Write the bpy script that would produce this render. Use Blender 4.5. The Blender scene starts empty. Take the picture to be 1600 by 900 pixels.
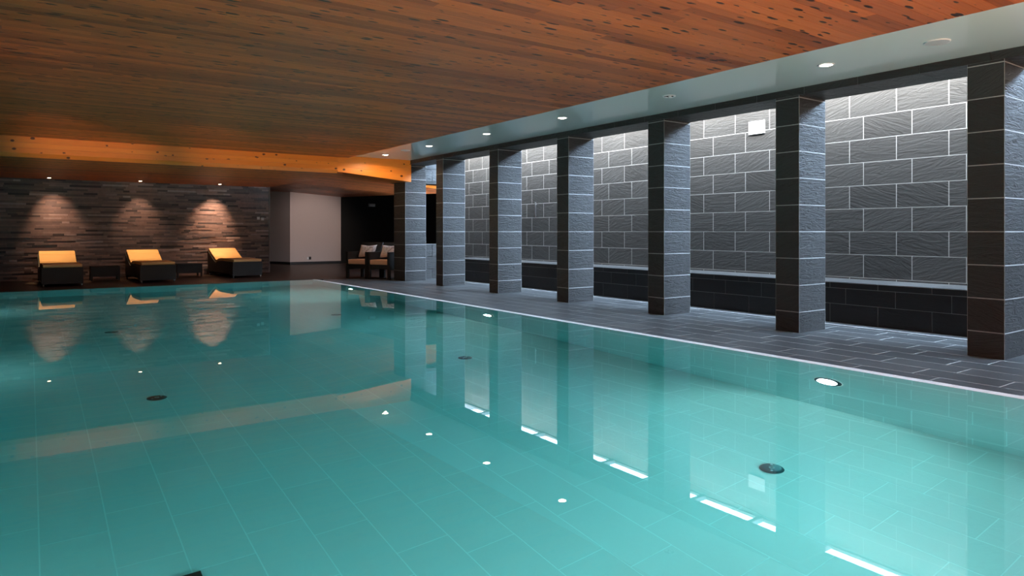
import bpy, bmesh, math, random
from mathutils import Vector, Matrix
random.seed(7)
PI = math.pi
COL = bpy.context.scene.collection
R = math.radians

# ------------------------------------------------------------------ helpers
def link(o, parent=None):
    COL.objects.link(o)
    if parent is not None:
        o.parent = parent
    return o

def tag(o, label=None, cat=None, group=None, kind=None):
    if label: o['label'] = label
    if cat: o['category'] = cat
    if group: o['group'] = group
    if kind: o['kind'] = kind
    return o

def empty(name, loc=(0, 0, 0), rz=0.0):
    o = bpy.data.objects.new(name, None)
    o.empty_display_size = 0.1
    o.location = loc
    o.rotation_euler = (0, 0, rz)
    return link(o)

class MB:
    """collects shapes into one bmesh"""
    def __init__(s):
        s.bm = bmesh.new()
        s.tone = s.bm.faces.layers.float.new('tone')
    def face(s, pts, mat=0, tone=0.5, smooth=False):
        vs = [s.bm.verts.new(p) for p in pts]
        f = s.bm.faces.new(vs)
        f.material_index = mat; f[s.tone] = tone; f.smooth = smooth
        return f
    def _mark(s, faces, mat, tone, smooth=False):
        for f in faces:
            f.material_index = mat; f[s.tone] = tone; f.smooth = smooth
    def box(s, x0, x1, y0, y1, z0, z1, mat=0, tone=0.5, bev=0.0, M=None):
        r = bmesh.ops.create_cube(s.bm, size=1.0)
        vs = r['verts']
        m = Matrix.Translation(((x0+x1)/2, (y0+y1)/2, (z0+z1)/2)) @ Matrix.Diagonal((abs(x1-x0), abs(y1-y0), abs(z1-z0), 1))
        if M is not None: m = M @ m
        bmesh.ops.transform(s.bm, matrix=m, verts=vs)
        fs = list({f for v in vs for f in v.link_faces})
        if bev > 0:
            es = list({e for v in vs for e in v.link_edges})
            b = bmesh.ops.bevel(s.bm, geom=es, offset=bev, segments=2, affect='EDGES', profile=0.6)
            fs = list({f for v in b['verts'] for f in v.link_faces} | {f for f in fs if f.is_valid})
        s._mark(fs, mat, tone)
        return s
    def prism(s, prof, a0, a1, axis='x', mat=0, tone=0.5, smooth=False, bev=0.0):
        """prof: list of 2-D points; axis x -> (y,z) profile, y -> (x,z), z -> (x,y)"""
        def P(p, a):
            return {'x': (a, p[0], p[1]), 'y': (p[0], a, p[1]), 'z': (p[0], p[1], a)}[axis]
        A = [s.bm.verts.new(P(p, a0)) for p in prof]
        B = [s.bm.verts.new(P(p, a1)) for p in prof]
        fs = [s.bm.faces.new(A), s.bm.faces.new(list(reversed(B)))]
        n = len(prof)
        side = []
        for i in range(n):
            side.append(s.bm.faces.new([A[i], B[i], B[(i+1) % n], A[(i+1) % n]]))
        s._mark(fs, mat, tone); s._mark(side, mat, tone, smooth)
        if bev > 0:
            es = list({e for f in fs for e in f.edges})
            b = bmesh.ops.bevel(s.bm, geom=es, offset=bev, segments=3, affect='EDGES', profile=0.5)
            s._mark([f for f in b['faces']], mat, tone, smooth)
        return s
    def cyl(s, c, r, h, axis='z', mat=0, tone=0.5, seg=32, r2=None):
        res = bmesh.ops.create_cone(s.bm, cap_ends=True, segments=seg, radius1=r, radius2=r if r2 is None else r2, depth=h)
        rot = {'z': Matrix.Identity(4), 'x': Matrix.Rotation(PI/2, 4, 'Y'), 'y': Matrix.Rotation(-PI/2, 4, 'X')}[axis]
        bmesh.ops.transform(s.bm, matrix=Matrix.Translation(c) @ rot, verts=res['verts'])
        fs = {f for v in res['verts'] for f in v.link_faces}
        for f in fs:
            f.material_index = mat; f[s.tone] = tone; f.smooth = len(f.verts) == 4
        return s
    def lathe(s, prof, c=(0, 0, 0), axis='z', seg=40, mat=0, tone=0.5):
        """prof: list (r, h) - open profile revolved round the axis"""
        rings = []
        for r, h in prof:
            ring = []
            for k in range(seg):
                a = 2*PI*k/seg
                p = {'z': (r*math.cos(a), r*math.sin(a), h), 'x': (h, r*math.cos(a), r*math.sin(a)), 'y': (r*math.cos(a), h, r*math.sin(a))}[axis]
                ring.append(s.bm.verts.new((p[0]+c[0], p[1]+c[1], p[2]+c[2])))
            rings.append(ring)
        for a, b in zip(rings, rings[1:]):
            for k in range(seg):
                f = s.bm.faces.new([a[k], a[(k+1) % seg], b[(k+1) % seg], b[k]])
                f.material_index = mat; f[s.tone] = tone; f.smooth = True
        return s
    def build(s, name, mats, parent=None, recalc=True):
        if recalc:
            bmesh.ops.recalc_face_normals(s.bm, faces=s.bm.faces)
        me = bpy.data.meshes.new(name)
        s.bm.to_mesh(me); s.bm.free()
        if not isinstance(mats, (list, tuple)): mats = [mats]
        for m in mats: me.materials.append(m)
        return link(bpy.data.objects.new(name, me), parent)

def copy_tree(o, parent=None):
    c = o.copy(); COL.objects.link(c)
    if parent is not None: c.parent = parent
    for ch in list(o.children):
        copy_tree(ch, c)
    return c

def tiles(mb, O, U, V, N, u0, u1, v0, v1, rowh, vph, tlen, uph, gap=0.007, th=0.003, mt=0, mg=1, shift=(0.0, 0.2), tones=(0, 1), back=True):
    """rectangle [u0,u1]x[v0,v1] on plane O,U,V (outward normal N): pale grout ground with raised tiles"""
    O, U, V, N = map(Vector, (O, U, V, N))
    def P(u, v, n=0.0): return O + U*u + V*v + N*n
    def quad(a, b, c, d, mat, tone):
        f = mb.face([a, b, c, d], mat, tone)
        return f
    if back:
        quad(P(u0, v0), P(u1, v0), P(u1, v1), P(u0, v1), mg, 0.5)
    k0 = math.floor((v0 - vph)/rowh); k1 = math.ceil((v1 - vph)/rowh)
    for k in range(k0, k1):
        a = vph + k*rowh; b = a + rowh
        sh = uph + shift[k % len(shift)]
        j0 = math.floor((u0 - sh)/tlen); j1 = math.ceil((u1 - sh)/tlen)
        for j in range(j0, j1):
            c = sh + j*tlen; d = c + tlen
            A, B, C, D = max(a+gap/2, v0), min(b-gap/2, v1), max(c+gap/2, u0), min(d-gap/2, u1)
            if B-A < 0.004 or D-C < 0.004: continue
            t = random.uniform(*tones)
            quad(P(C, A, th), P(D, A, th), P(D, B, th), P(C, B, th), mt, t)
            quad(P(C, A), P(D, A), P(D, A, th), P(C, A, th), mt, t)
            quad(P(D, A), P(D, B), P(D, B, th), P(D, A, th), mt, t)
            quad(P(D, B), P(C, B), P(C, B, th), P(D, B, th), mt, t)
            quad(P(C, B), P(C, A), P(C, A, th), P(C, B, th), mt, t)

# ------------------------------------------------------------------ materials
class NT:
    def __init__(s, name):
        s.m = bpy.data.materials.new(name); s.m.use_nodes = True
        s.t = s.m.node_tree; s.n = s.t.nodes; s.n.clear()
        s.out = s.n.new('ShaderNodeOutputMaterial')
    def node(s, typ, **kw):
        nd = s.n.new(typ)
        for k, v in kw.items():
            if k in nd.inputs: s.set(nd.inputs[k], v)
            else: setattr(nd, k, v)
        return nd
    def set(s, sock, v):
        if isinstance(v, bpy.types.NodeSocket): s.t.links.new(v, sock)
        else: sock.default_value = v
    def math(s, op, a, b=0.0, c=0.0, clamp=False):
        nd = s.n.new('ShaderNodeMath'); nd.operation = op; nd.use_clamp = clamp
        s.set(nd.inputs[0], a); s.set(nd.inputs[1], b); s.set(nd.inputs[2], c)
        return nd.outputs[0]
    def mix(s, f, a, b, blend='MIX'):
        nd = s.n.new('ShaderNodeMix'); nd.data_type = 'RGBA'; nd.blend_type = blend
        s.set(nd.inputs[0], f); s.set(nd.inputs[6], a); s.set(nd.inputs[7], b)
        return nd.outputs[2]
    def ramp(s, f, stops, interp='LINEAR'):
        nd = s.n.new('ShaderNodeValToRGB'); nd.color_ramp.interpolation = interp
        e = nd.color_ramp.elements
        while len(e) < len(stops): e.new(0.5)
        for el, (p, c) in zip(e, stops):
            el.position = p; el.color = c if len(c) == 4 else (*c, 1)
        s.set(nd.inputs[0], f)
        return nd.outputs[0]
    def principled(s, **kw):
        b = s.node('ShaderNodeBsdfPrincipled')
        for k, v in kw.items():
            s.set(b.inputs[k.replace('_', ' ')], v)
        s.t.links.new(b.outputs[0], s.out.inputs[0])
        return b

def c4(c): return (*c, 1.0)

def simple(name, col, rough=0.5, metal=0.0, spec=0.5, noise=0.0, nscale=20.0, bump=0.0):
    t = NT(name)
    base = c4(col); kw = {}
    if noise > 0 or bump > 0:
        tc = t.node('ShaderNodeTexCoord')
        nz = t.node('ShaderNodeTexNoise', Vector=tc.outputs['Object'], Scale=nscale, Detail=4.0)
        base = t.mix(nz.outputs[0], c4([v*(1-noise) for v in col]), c4([min(1, v*(1+noise)) for v in col]))
        if bump > 0:
            bp = t.node('ShaderNodeBump', Height=nz.outputs[0], Strength=bump, Distance=0.01)
            kw['Normal'] = bp.outputs[0]
    b = t.principled(Base_Color=base, Roughness=rough, Metallic=metal, **kw)
    b.inputs['Specular IOR Level'].default_value = spec
    return t.m

def slate(name, lo, hi, rough=0.45, bump=0.5, mapping=(1, 1, 3.2), scale=3.2, spec=0.24, dist=0.02):
    t = NT(name)
    tc = t.node('ShaderNodeTexCoord')
    at = t.node('ShaderNodeAttribute', attribute_name='tone')
    off = t.node('ShaderNodeCombineXYZ', X=t.math('MULTIPLY', at.outputs['Fac'], 37.0), Y=t.math('MULTIPLY', at.outputs['Fac'], 91.0), Z=t.math('MULTIPLY', at.outputs['Fac'], 53.0))
    ang = t.math('MULTIPLY', t.math('SUBTRACT', at.outputs['Fac'], 0.5), 0.9)
    rot = t.node('ShaderNodeVectorRotate', Vector=tc.outputs['Object'], Angle=ang)
    rot.rotation_type = 'X_AXIS'
    mp = t.node('ShaderNodeMapping', Vector=rot.outputs[0], Scale=mapping)
    ad = t.node('ShaderNodeVectorMath', operation='ADD'); t.set(ad.inputs[0], mp.outputs[0]); t.set(ad.inputs[1], off.outputs[0])
    n1 = t.node('ShaderNodeTexNoise', Vector=ad.outputs[0], Scale=scale, Detail=6.0, Roughness=0.55, Distortion=1.2)
    n2 = t.node('ShaderNodeTexNoise', Vector=ad.outputs[0], Scale=scale*6, Detail=5.0, Roughness=0.6, Distortion=0.6)
    wv = t.math('PINGPONG', t.math('MULTIPLY', n1.outputs[0], 7.0), 1.0)
    h = t.math('ADD', t.math('MULTIPLY', wv, 0.6), t.math('MULTIPLY', n2.outputs[0], 0.22))
    bp = t.node('ShaderNodeBump', Height=h, Strength=bump, Distance=dist)
    f = t.math('ADD', t.math('MULTIPLY', at.outputs['Fac'], 0.6), t.math('MULTIPLY', n2.outputs[0], 0.4))
    colr = t.mix(f, c4(lo), c4(hi))
    b = t.principled(Base_Color=colr, Roughness=rough, Normal=bp.outputs[0])
    b.inputs['Specular IOR Level'].default_value = spec
    return t.m

def wood(name, lo, hi, dark, knots=1.0, rough=0.45, kx=5.6, kz=19.0, kt=0.12, kr=0.46, vertical=False):
    """boards run along X; across is Y (ceiling) or Z (vertical beam)"""
    t = NT(name)
    tc = t.node('ShaderNodeTexCoord')
    at = t.node('ShaderNodeAttribute', attribute_name='tone')
    sp = t.node('ShaderNodeSeparateXYZ', Vector=tc.outputs['Object'])
    acr = sp.outputs[2] if vertical else sp.outputs[1]
    u = t.math('ADD', sp.outputs[0], t.math('MULTIPLY', at.outputs['Fac'], 77.0))
    grain = t.node('ShaderNodeCombineXYZ', X=t.math('MULTIPLY', u, 0.9), Y=t.math('MULTIPLY', acr, 26.0), Z=0.0)
    g1 = t.node('ShaderNodeTexNoise', Vector=grain.outputs[0], Scale=1.6, Detail=7.0, Roughness=0.62, Distortion=0.5)
    kv = t.node('ShaderNodeCombineXYZ', X=t.math('MULTIPLY', u, kx), Y=t.math('MULTIPLY', acr, kz), Z=0.0)
    vo = t.node('ShaderNodeTexVoronoi', Vector=kv.outputs[0], Scale=1.0, Randomness=1.0)
    nz = t.node('ShaderNodeTexNoise', Vector=kv.outputs[0], Scale=5.0, Detail=2.0)
    spc = t.node('ShaderNodeSeparateColor'); t.set(spc.inputs[0], vo.outputs['Color'])
    rad = t.math('MULTIPLY', t.math('SUBTRACT', spc.outputs[0], kt), kr)
    dd = t.math('ADD', vo.outputs['Distance'], t.math('MULTIPLY', t.math('SUBTRACT', nz.outputs[0], 0.5), 0.12))
    k = t.math('SUBTRACT', rad, dd)
    kn = t.math('MULTIPLY', t.math('MULTIPLY', k, 16.0, clamp=True), knots)
    f = t.math('ADD', t.math('MULTIPLY', at.outputs['Fac'], 0.62), t.math('MULTIPLY', t.math('SUBTRACT', g1.outputs[0], 0.28), 0.85), clamp=True)
    base = t.mix(f, c4(lo), c4(hi))
    streak = t.math('MULTIPLY', t.math('SUBTRACT', g1.outputs[0], 0.58), 5.0, clamp=True)
    base = t.mix(t.math('MULTIPLY', streak, 0.7), base, c4([v*0.3 for v in lo]))
    base = t.mix(kn, base, c4(dark))
    bp = t.node('ShaderNodeBump', Height=g1.outputs[0], Strength=0.12, Distance=0.004)
    t.principled(Base_Color=base, Roughness=rough, Normal=bp.outputs[0])
    return t.m

def emit(name, col, s):
    t = NT(name)
    e = t.node('ShaderNodeEmission', Color=c4(col), Strength=s)
    t.t.links.new(e.outputs[0], t.out.inputs[0])
    return t.m

M = {}
M['slate_wall'] = slate('slate_wall_tile', (0.042, 0.040, 0.038), (0.064, 0.061, 0.058), rough=0.45, bump=0.30, mapping=(1, 1, 6.5), scale=2.2)
M['slate_pillar'] = slate('slate_pillar_tile', (0.043, 0.040, 0.038), (0.062, 0.059, 0.057), rough=0.40, bump=0.6, mapping=(1.6, 1, 9.0), scale=2.6)
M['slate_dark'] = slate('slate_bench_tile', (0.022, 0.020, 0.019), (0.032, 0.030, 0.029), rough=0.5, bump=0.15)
M['slate_floor'] = slate('slate_floor_tile', (0.060, 0.060, 0.060), (0.105, 0.104, 0.102), rough=0.30, bump=0.25, mapping=(3, 0.8, 1), scale=3.5, dist=0.008, spec=0.5)
M['grout'] = simple('pale_grout', (0.46, 0.45, 0.43), 0.8, noise=0.1, nscale=40)
M['grout_dim'] = simple('grey_grout', (0.30, 0.29, 0.28), 0.8, noise=0.1, nscale=40)
M['pool_tile'] = slate('pool_tile', (0.72, 0.68, 0.66), (0.80, 0.75, 0.73), rough=0.6, bump=0.05, mapping=(1, 1, 1), scale=3)
M['pool_grout'] = simple('pool_grout', (0.88, 0.88, 0.86), 0.8)
M['wood_ceiling'] = wood('knotty_cedar_ceiling', (0.22, 0.045, 0.011), (0.77, 0.186, 0.039), (0.03, 0.008, 0.004))
M['wood_beam'] = wood('knotty_pine_beam', (0.74, 0.20, 0.02), (0.94, 0.31, 0.04), (0.10, 0.025, 0.008), kx=7.5, kz=11.0, kt=0.35, kr=0.48, vertical=True, rough=0.4)
M['wood_dark_floor'] = simple('dark_brown_floor', (0.05, 0.028, 0.02), 0.4, noise=0.3, nscale=6)
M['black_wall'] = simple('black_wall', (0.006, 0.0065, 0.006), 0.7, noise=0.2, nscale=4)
M['plaster'] = simple('rough_plaster', (0.60, 0.52, 0.49), 0.9, noise=0.06, nscale=60, bump=0.15)
M['roof'] = simple('dark_roof', (0.05, 0.05, 0.05), 0.8, noise=0.1)
M['shaft'] = simple('shaft_plaster', (0.35, 0.36, 0.37), 0.8, noise=0.05)
M['rim'] = simple('pale_rim', (0.93, 0.91, 0.88), 0.45, noise=0.05, nscale=30)
M['steel'] = simple('brushed_steel', (0.62, 0.64, 0.66), 0.28, metal=1.0, noise=0.08, nscale=60)
M['steel_dark'] = simple('dark_steel', (0.035, 0.06, 0.07), 0.35, metal=0.4, noise=0.2, nscale=50)
M['white'] = simple('white_plastic', (0.80, 0.80, 0.80), 0.4, noise=0.03)
M['white_off'] = simple('soft_white_grille', (0.62, 0.64, 0.63), 0.5, noise=0.05, nscale=200)
M['black'] = simple('black_plastic', (0.015, 0.015, 0.015), 0.5, noise=0.1)
M['wick'] = None
def wicker():
    t = NT('black_wicker')
    tc = t.node('ShaderNodeTexCoord')
    w1 = t.node('ShaderNodeTexWave', Vector=tc.outputs['Object'], Scale=28.0, Distortion=0.4); w1.bands_direction = 'Z'
    w2 = t.node('ShaderNodeTexWave', Vector=tc.outputs['Object'], Scale=16.0, Distortion=0.4); w2.bands_direction = 'DIAGONAL'
    h = t.math('MULTIPLY', w1.outputs['Fac'], w2.outputs['Fac'])
    bp = t.node('ShaderNodeBump', Height=h, Strength=0.7, Distance=0.004)
    t.principled(Base_Color=t.mix(h, c4((0.008, 0.008, 0.006)), c4((0.022, 0.022, 0.017))), Roughness=0.5, Normal=bp.outputs[0])
    return t.m
M['wick'] = wicker()
M['fabric'] = simple('tan_orange_fabric', (0.80, 0.46, 0.20), 0.85, noise=0.08, nscale=90, bump=0.1)
M['fabric_chair'] = simple('terracotta_fabric', (0.72, 0.36, 0.20), 0.85, noise=0.08, nscale=90, bump=0.1)
def pillow_mat():
    t = NT('patterned_pillow_fabric')
    tc = t.node('ShaderNodeTexCoord')
    v = t.node('ShaderNodeTexVoronoi', Vector=tc.outputs['Object'], Scale=16.0); v.feature = 'DISTANCE_TO_EDGE'
    n = t.node('ShaderNodeTexNoise', Vector=tc.outputs['Object'], Scale=9.0, Detail=4.0, Distortion=1.5)
    f = t.math('MULTIPLY', t.math('SUBTRACT', n.outputs[0], 0.50), 14.0, clamp=True)
    t.principled(Base_Color=t.mix(f, c4((0.70, 0.58, 0.52)), c4((0.40, 0.29, 0.26))), Roughness=0.9)
    return t.m
M['pillow'] = pillow_mat()
def soffit_mat():
    t = NT('satin_stretch_soffit')
    tc = t.node('ShaderNodeTexCoord')
    n = t.node('ShaderNodeTexNoise', Vector=tc.outputs['Object'], Scale=1.5, Detail=2.0)
    bp = t.node('ShaderNodeBump', Height=n.outputs[0], Strength=0.03, Distance=0.02)
    b = t.principled(Base_Color=c4((0.74, 0.84, 0.80)), Roughness=0.13, Normal=bp.outputs[0])
    b.inputs['Specular IOR Level'].default_value = 0.7
    return t.m
M['soffit'] = soffit_mat()
def stone_mat():
    t = NT('ledger_stone')
    tc = t.node('ShaderNodeTexCoord')
    at = t.node('ShaderNodeAttribute', attribute_name='tone')
    n = t.node('ShaderNodeTexNoise', Vector=tc.outputs['Object'], Scale=14.0, Detail=6.0, Roughness=0.65)
    base = t.ramp(at.outputs['Fac'], [(0.0, (0.06, 0.062, 0.06)), (0.35, (0.20, 0.165, 0.15)), (0.65, (0.32, 0.24, 0.20)), (0.88, (0.36, 0.29, 0.25)), (1.0, (0.52, 0.44, 0.40))])
    base = t.mix(0.5, base, t.mix(n.outputs[0], c4((0.3, 0.3, 0.3)), c4((1.5, 1.5, 1.5))), 'MULTIPLY')
    bp = t.node('ShaderNodeBump', Height=n.outputs[0], Strength=0.5, Distance=0.012)
    t.principled(Base_Color=base, Roughness=0.7, Normal=bp.outputs[0])
    return t.m
M['stone'] = stone_mat()
def water_mat():
    t = NT('clear_pool_water')
    tc = t.node('ShaderNodeTexCoord')
    n = t.node('ShaderNodeTexNoise', Vector=tc.outputs['Object'], Scale=0.9, Detail=1.0)
    bp = t.node('ShaderNodeBump', Height=n.outputs[0], Strength=0.02, Distance=0.01)
    g = t.node('ShaderNodeBsdfGlass', Roughness=0.0, IOR=1.33, Normal=bp.outputs[0])
    va = t.node('ShaderNodeVolumeAbsorption', Color=(0.0, 0.865, 0.89, 1), Density=0.43)
    t.t.links.new(g.outputs[0], t.out.inputs['Surface'])
    t.t.links.new(va.outputs[0], t.out.inputs['Volume'])
    return t.m
M['water'] = water_mat()
def glazing_mat():
    t = NT('roof_glass')
    tr = t.node('ShaderNodeBsdfTransparent', Color=(0.97, 0.98, 0.98, 1))
    gl = t.node('ShaderNodeBsdfGlossy', Roughness=0.02)
    fr = t.node('ShaderNodeFresnel', IOR=1.5)
    mx = t.node('ShaderNodeMixShader'); t.set(mx.inputs[0], fr.outputs[0]); t.set(mx.inputs[1], tr.outputs[0]); t.set(mx.inputs[2], gl.outputs[0])
    t.t.links.new(mx.outputs[0], t.out.inputs[0])
    return t.m
M['glazing'] = glazing_mat()
M['leaf'] = simple('dark_leaf', (0.012, 0.03, 0.012), 0.5, noise=0.4, nscale=10)
M['frame'] = simple('grey_window_frame', (0.10, 0.10, 0.105), 0.5, noise=0.05)
M['lens_warm'] = emit('lit_lamp_lens', (1.0, 0.86, 0.66), 26.0)
M['lens_spot'] = emit('lit_wall_spot', (1.0, 0.66, 0.34), 30.0)
M['lens_pool'] = emit('lit_pool_lens', (0.93, 1.0, 0.97), 34.0)
M['lens_off'] = simple('clear_lamp_glass', (0.45, 0.47, 0.46), 0.08, metal=0.8)

# ------------------------------------------------------------------ dimensions (metres; eye at z 1.13)
EYE = 1.13
ZW = 0.035                     # water level
PX0, PX1 = -0.9, 5.30          # pool
PY0, PY1 = 0.45, 15.35
PD = ZW - 1.35                 # pool floor
WALLX = 8.87
PIL_X0, PIL_X1 = 7.01, 7.54
ROWH, ROWZ = 0.3, 0.23
ZC_WOOD, ZC_SOF, ZC_LOW = 2.70, 2.735, 2.365
LINT = 2.655
ZS = 3.15                      # skylight frame level
XL, YN = -2.3, -3.2            # left and near walls
ROOF = 3.35
SKX = 8.12                     # inner edge of the roof-light slot
FY = 13.85                     # fascia beam

# ------------------------------------------------------------------ setting: floors
mb = MB()
mb.box(5.56, WALLX+0.2, YN, 15.6, -0.3, -0.001, mat=1)
tiles(mb, (0, 0, -0.001), (0, 1, 0), (1, 0, 0), (0, 0, 1), YN, 15.6, 5.56, WALLX, 0.30, 6.06, 0.6, 2.40, gap=0.012, th=0.001, back=False)
o = mb.build('floor', [M['slate_floor'], M['grout']])
tag(o, 'grey slate-tiled deck between the pool and the pillars', kind='structure')
mb = MB()
mb.box(XL-0.2, 13.5, 15.6, 27.2, -0.3, 0.0)
mb.box(XL-0.2, PX1+0.26, 15.53, 15.6, -0.3, 0.0)
o = mb.build('floor', M['wood_dark_floor'])
tag(o, 'dark brown floor beyond the far end of the pool', kind='structure')
mb = MB()
mb.box(XL-0.2, 5.56, YN, PY0-0.18, -0.3, 0.0)
mb.box(XL-0.2, PX0-0.18, PY0-0.18, 15.53, -0.3, 0.0)
o = mb.build('floor', M['slate_floor'])
tag(o, 'slate deck on the near and left sides of the pool', kind='structure')

# pool basin: tiled floor and walls
mb = MB()
e = 0.25
mb.box(PX0-e, PX1+e, PY0-e, PY1+e, PD-0.3, PD-0.02, mat=1)
mb.box(PX1+0.02, PX1+e, PY0-e, PY1+e, PD-0.02, ZW-0.075, mat=1)
mb.box(PX0-e, PX0-0.02, PY0-e, PY1+e, PD-0.02, ZW-0.075, mat=1)
mb.box(PX0-0.02, PX1+0.02, PY1+0.02, PY1+e, PD-0.02, ZW-0.075, mat=1)
mb.box(PX0-0.02, PX1+0.02, PY0-e, PY0-0.02, PD-0.02, ZW-0.075, mat=1)
tiles(mb, (0, 0, PD-0.0006), (0, 1, 0), (1, 0, 0), (0, 0, 1), PY0-0.02, PY1+0.02, PX0-0.02, PX1+0.02, 0.305, 0.35, 0.585, 3.84, gap=0.0065, th=0.0006, shift=(0.0, -0.2), tones=(0.2, 0.8))
zt = ZW-0.01
tiles(mb, (PX1, 0, 0), (0, 1, 0), (0, 0, 1), (-1, 0, 0), PY0-0.02, PY1+0.02, PD-0.02, zt, 0.3, ZW-0.02, 0.6, 3.0, gap=0.007, th=0.0006, tones=(0.2, 0.8))
tiles(mb, (PX0, 0, 0), (0, 1, 0), (0, 0, 1), (1, 0, 0), PY0-0.02, PY1+0.02, PD-0.02, zt, 0.3, ZW-0.02, 0.6, 3.0, gap=0.007, th=0.0006, tones=(0.2, 0.8))
tiles(mb, (0, PY1, 0), (1, 0, 0), (0, 0, 1), (0, -1, 0), PX0, PX1, PD-0.02, zt, 0.3, ZW-0.02, 0.6, 0.35, gap=0.007, th=0.0006, tones=(0.2, 0.8))
tiles(mb, (0, PY0, 0), (1, 0, 0), (0, 0, 1), (0, 1, 0), PX0, PX1, PD-0.02, zt, 0.3, ZW-0.02, 0.6, 0.35, gap=0.007, th=0.0006, tones=(0.2, 0.8))
o = mb.build('pool_basin', [M['pool_tile'], M['pool_grout']])
tag(o, 'pool basin lined with pale slate tiles seen through the water', kind='structure')

# water body
mb = MB()
mb.box(PX0-0.003, PX1+0.003, PY0-0.003, PY1+0.003, PD-0.008, ZW)
o = mb.build('pool_water', M['water'])
tag(o, 'still turquoise water filling the long swimming pool', 'water', kind='stuff')

# overflow rim on the right: pale lip and ribbed grating
root = empty('overflow_grating', (PX1, PY0, 0))
tag(root, 'pale ribbed overflow grating running along the right pool edge', 'pool grating')
mb = MB()
L = PY1-PY0+0.03
mb.prism([(0.004, -0.12), (0.004, ZW+0.001), (0.05, ZW+0.003), (0.13, 0.028), (0.14, 0.022), (0.14, -0.12)], 0, L, 'y')
mb.build('lip', M['rim'], root)
mb = MB()
mb.prism([(0.141, -0.12), (0.141, 0.018), (0.20, 0.008), (0.245, -0.004), (0.259, -0.02), (0.259, -0.12)], 0, L, 'y')
n = int(L/0.022)
for i in range(n):
    y = i*0.022
    mb.prism([(0.142, -0.035), (0.142, 0.022), (0.20, 0.012), (0.258, 0.004), (0.258, -0.035)], y, y+0.014, 'y')
g = mb.build('ribs', M['rim'], root)

# dark coping round the other edges
mb = MB()
mb.box(PX0-0.18, PX1+0.26, PY1+0.004+0.03, PY1+0.18, -0.12, ZW-0.005, bev=0.006)
mb.box(PX0-0.18, PX1, PY1+0.004, PY1+0.036, -0.12, ZW+0.003)
o = mb.build('trim_1', M['wood_dark_floor']); tag(o, 'dark coping along the far pool edge', kind='structure')
mb = MB()
mb.box(PX0-0.18, PX0-0.004, PY0-0.18, PY1+0.004, -0.12, ZW+0.003, bev=0.004)
mb.box(PX0-0.004, PX1+0.26, PY0-0.18, PY0-0.004, -0.12, ZW+0.003, bev=0.004)
o = mb.build('trim_2', M['slate_floor']); tag(o, 'slate coping along the near and left pool edges', kind='structure')

# ------------------------------------------------------------------ setting: walls
# right wall behind the pillars
mb = MB()
mb.box(WALLX+0.001, WALLX+0.25, YN, 14.85, -0.3, ZS+0.06, mat=1)
tiles(mb, (WALLX+0.001, 0, 0), (0, 1, 0), (0, 0, 1), (-1, 0, 0), YN, 14.54, 0.0, ZS, ROWH, ROWZ, 0.5975, 3.595, gap=0.010, th=0.001, shift=(0.0, 0.4125))
o = mb.build('wall_right', [M['slate_wall'], M['grout']])
tag(o, 'slate-tiled wall behind the row of pillars, lit from above', kind='structure')

# end wall of the pillar passage with a window-like opening
mb = MB()
EY = 14.55
for (x0, x1, z0, z1) in ((PIL_X1, WALLX, 0.0, 0.83), (PIL_X1, WALLX, 2.30, ROOF), (8.72, WALLX, 0.83, 2.30)):
    mb.box(x0, x1, EY+0.001, EY+0.30, z0, z1, mat=1)
    tiles(mb, (0, EY+0.001, 0), (1, 0, 0), (0, 0, 1), (0, -1, 0), x0, x1, z0, min(z1, ZS+0.02), ROWH, ROWZ, 0.6, 7.75, gap=0.009, th=0.001, shift=(0.0, 0.2))
o = mb.build('wall_end', [M['slate_pillar'], M['grout']])
tag(o, 'slate end wall with an opening at the far end of the pillar passage', kind='structure')

# stacked stone wall at the far end
SX1, SY = 5.46, 19.4
mb = MB()
mb.box(XL-0.2, SX1, SY+0.02, SY+0.30, 0, 2.5, mat=0, tone=0.1)
z = 0.0
while z < ZC_LOW-0.002:
    h = random.choice((0.034, 0.042, 0.050, 0.046)); z1 = min(z+h, ZC_LOW)
    x = -1.6 - random.uniform(0, 0.4)
    while x < SX1-0.01:
        w = random.choice((0.16, 0.25, 0.36, 0.5, 0.62))*random.uniform(0.85, 1.15)
        x1 = min(x+w, SX1-0.008)
        if SX1-0.008-x1 < 0.06: x1 = SX1-0.008
        t = min(1, max(0, random.gauss(0.45, 0.26)))
        mb.box(x+0.001, x1-0.001, SY-random.uniform(0.0, 0.016), SY+0.03, z+0.001, z1-0.001, tone=t)
        x = x1
        if x >= SX1-0.01: break
    z = z1
o = mb.build('wall_far', M['stone'])
tag(o, 'stacked ledger-stone wall behind the three loungers', kind='structure')
mb = MB()
mb.box(SX1, SX1+0.02, SY-0.02, SY+0.30, 0, 2.5)
o = mb.build('trim_3', simple('stone_edge_trim', (0.35, 0.30, 0.28), 0.5)); tag(o, 'thin pale metal edge at the right end of the stone wall', kind='structure')

# plastered white wall in the corridor with its turned return
mb = MB()
WC = (7.31, 23.45)
mb.prism([WC, (9.10, 23.40), (9.10, 27.0), (5.9, 27.0), (6.85, 24.75)], 0.0, 2.75, 'z')
o = mb.build('wall_corridor', M['plaster']); tag(o, 'pale plaster wall block at the end of the corridor', kind='structure')
mb = MB()
mb.prism([(7.305, 23.43), (9.11, 23.38), (9.11, 23.40), (7.32, 23.45), (5.9, 27.0), (5.885, 27.0)][:4]+[(6.85, 24.75), (6.83, 24.75)], 0.0, 0.09, 'z')
o = mb.build('baseboard_corridor', M['black']); tag(o, 'black baseboard under the pale corridor wall', kind='structure')

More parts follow.
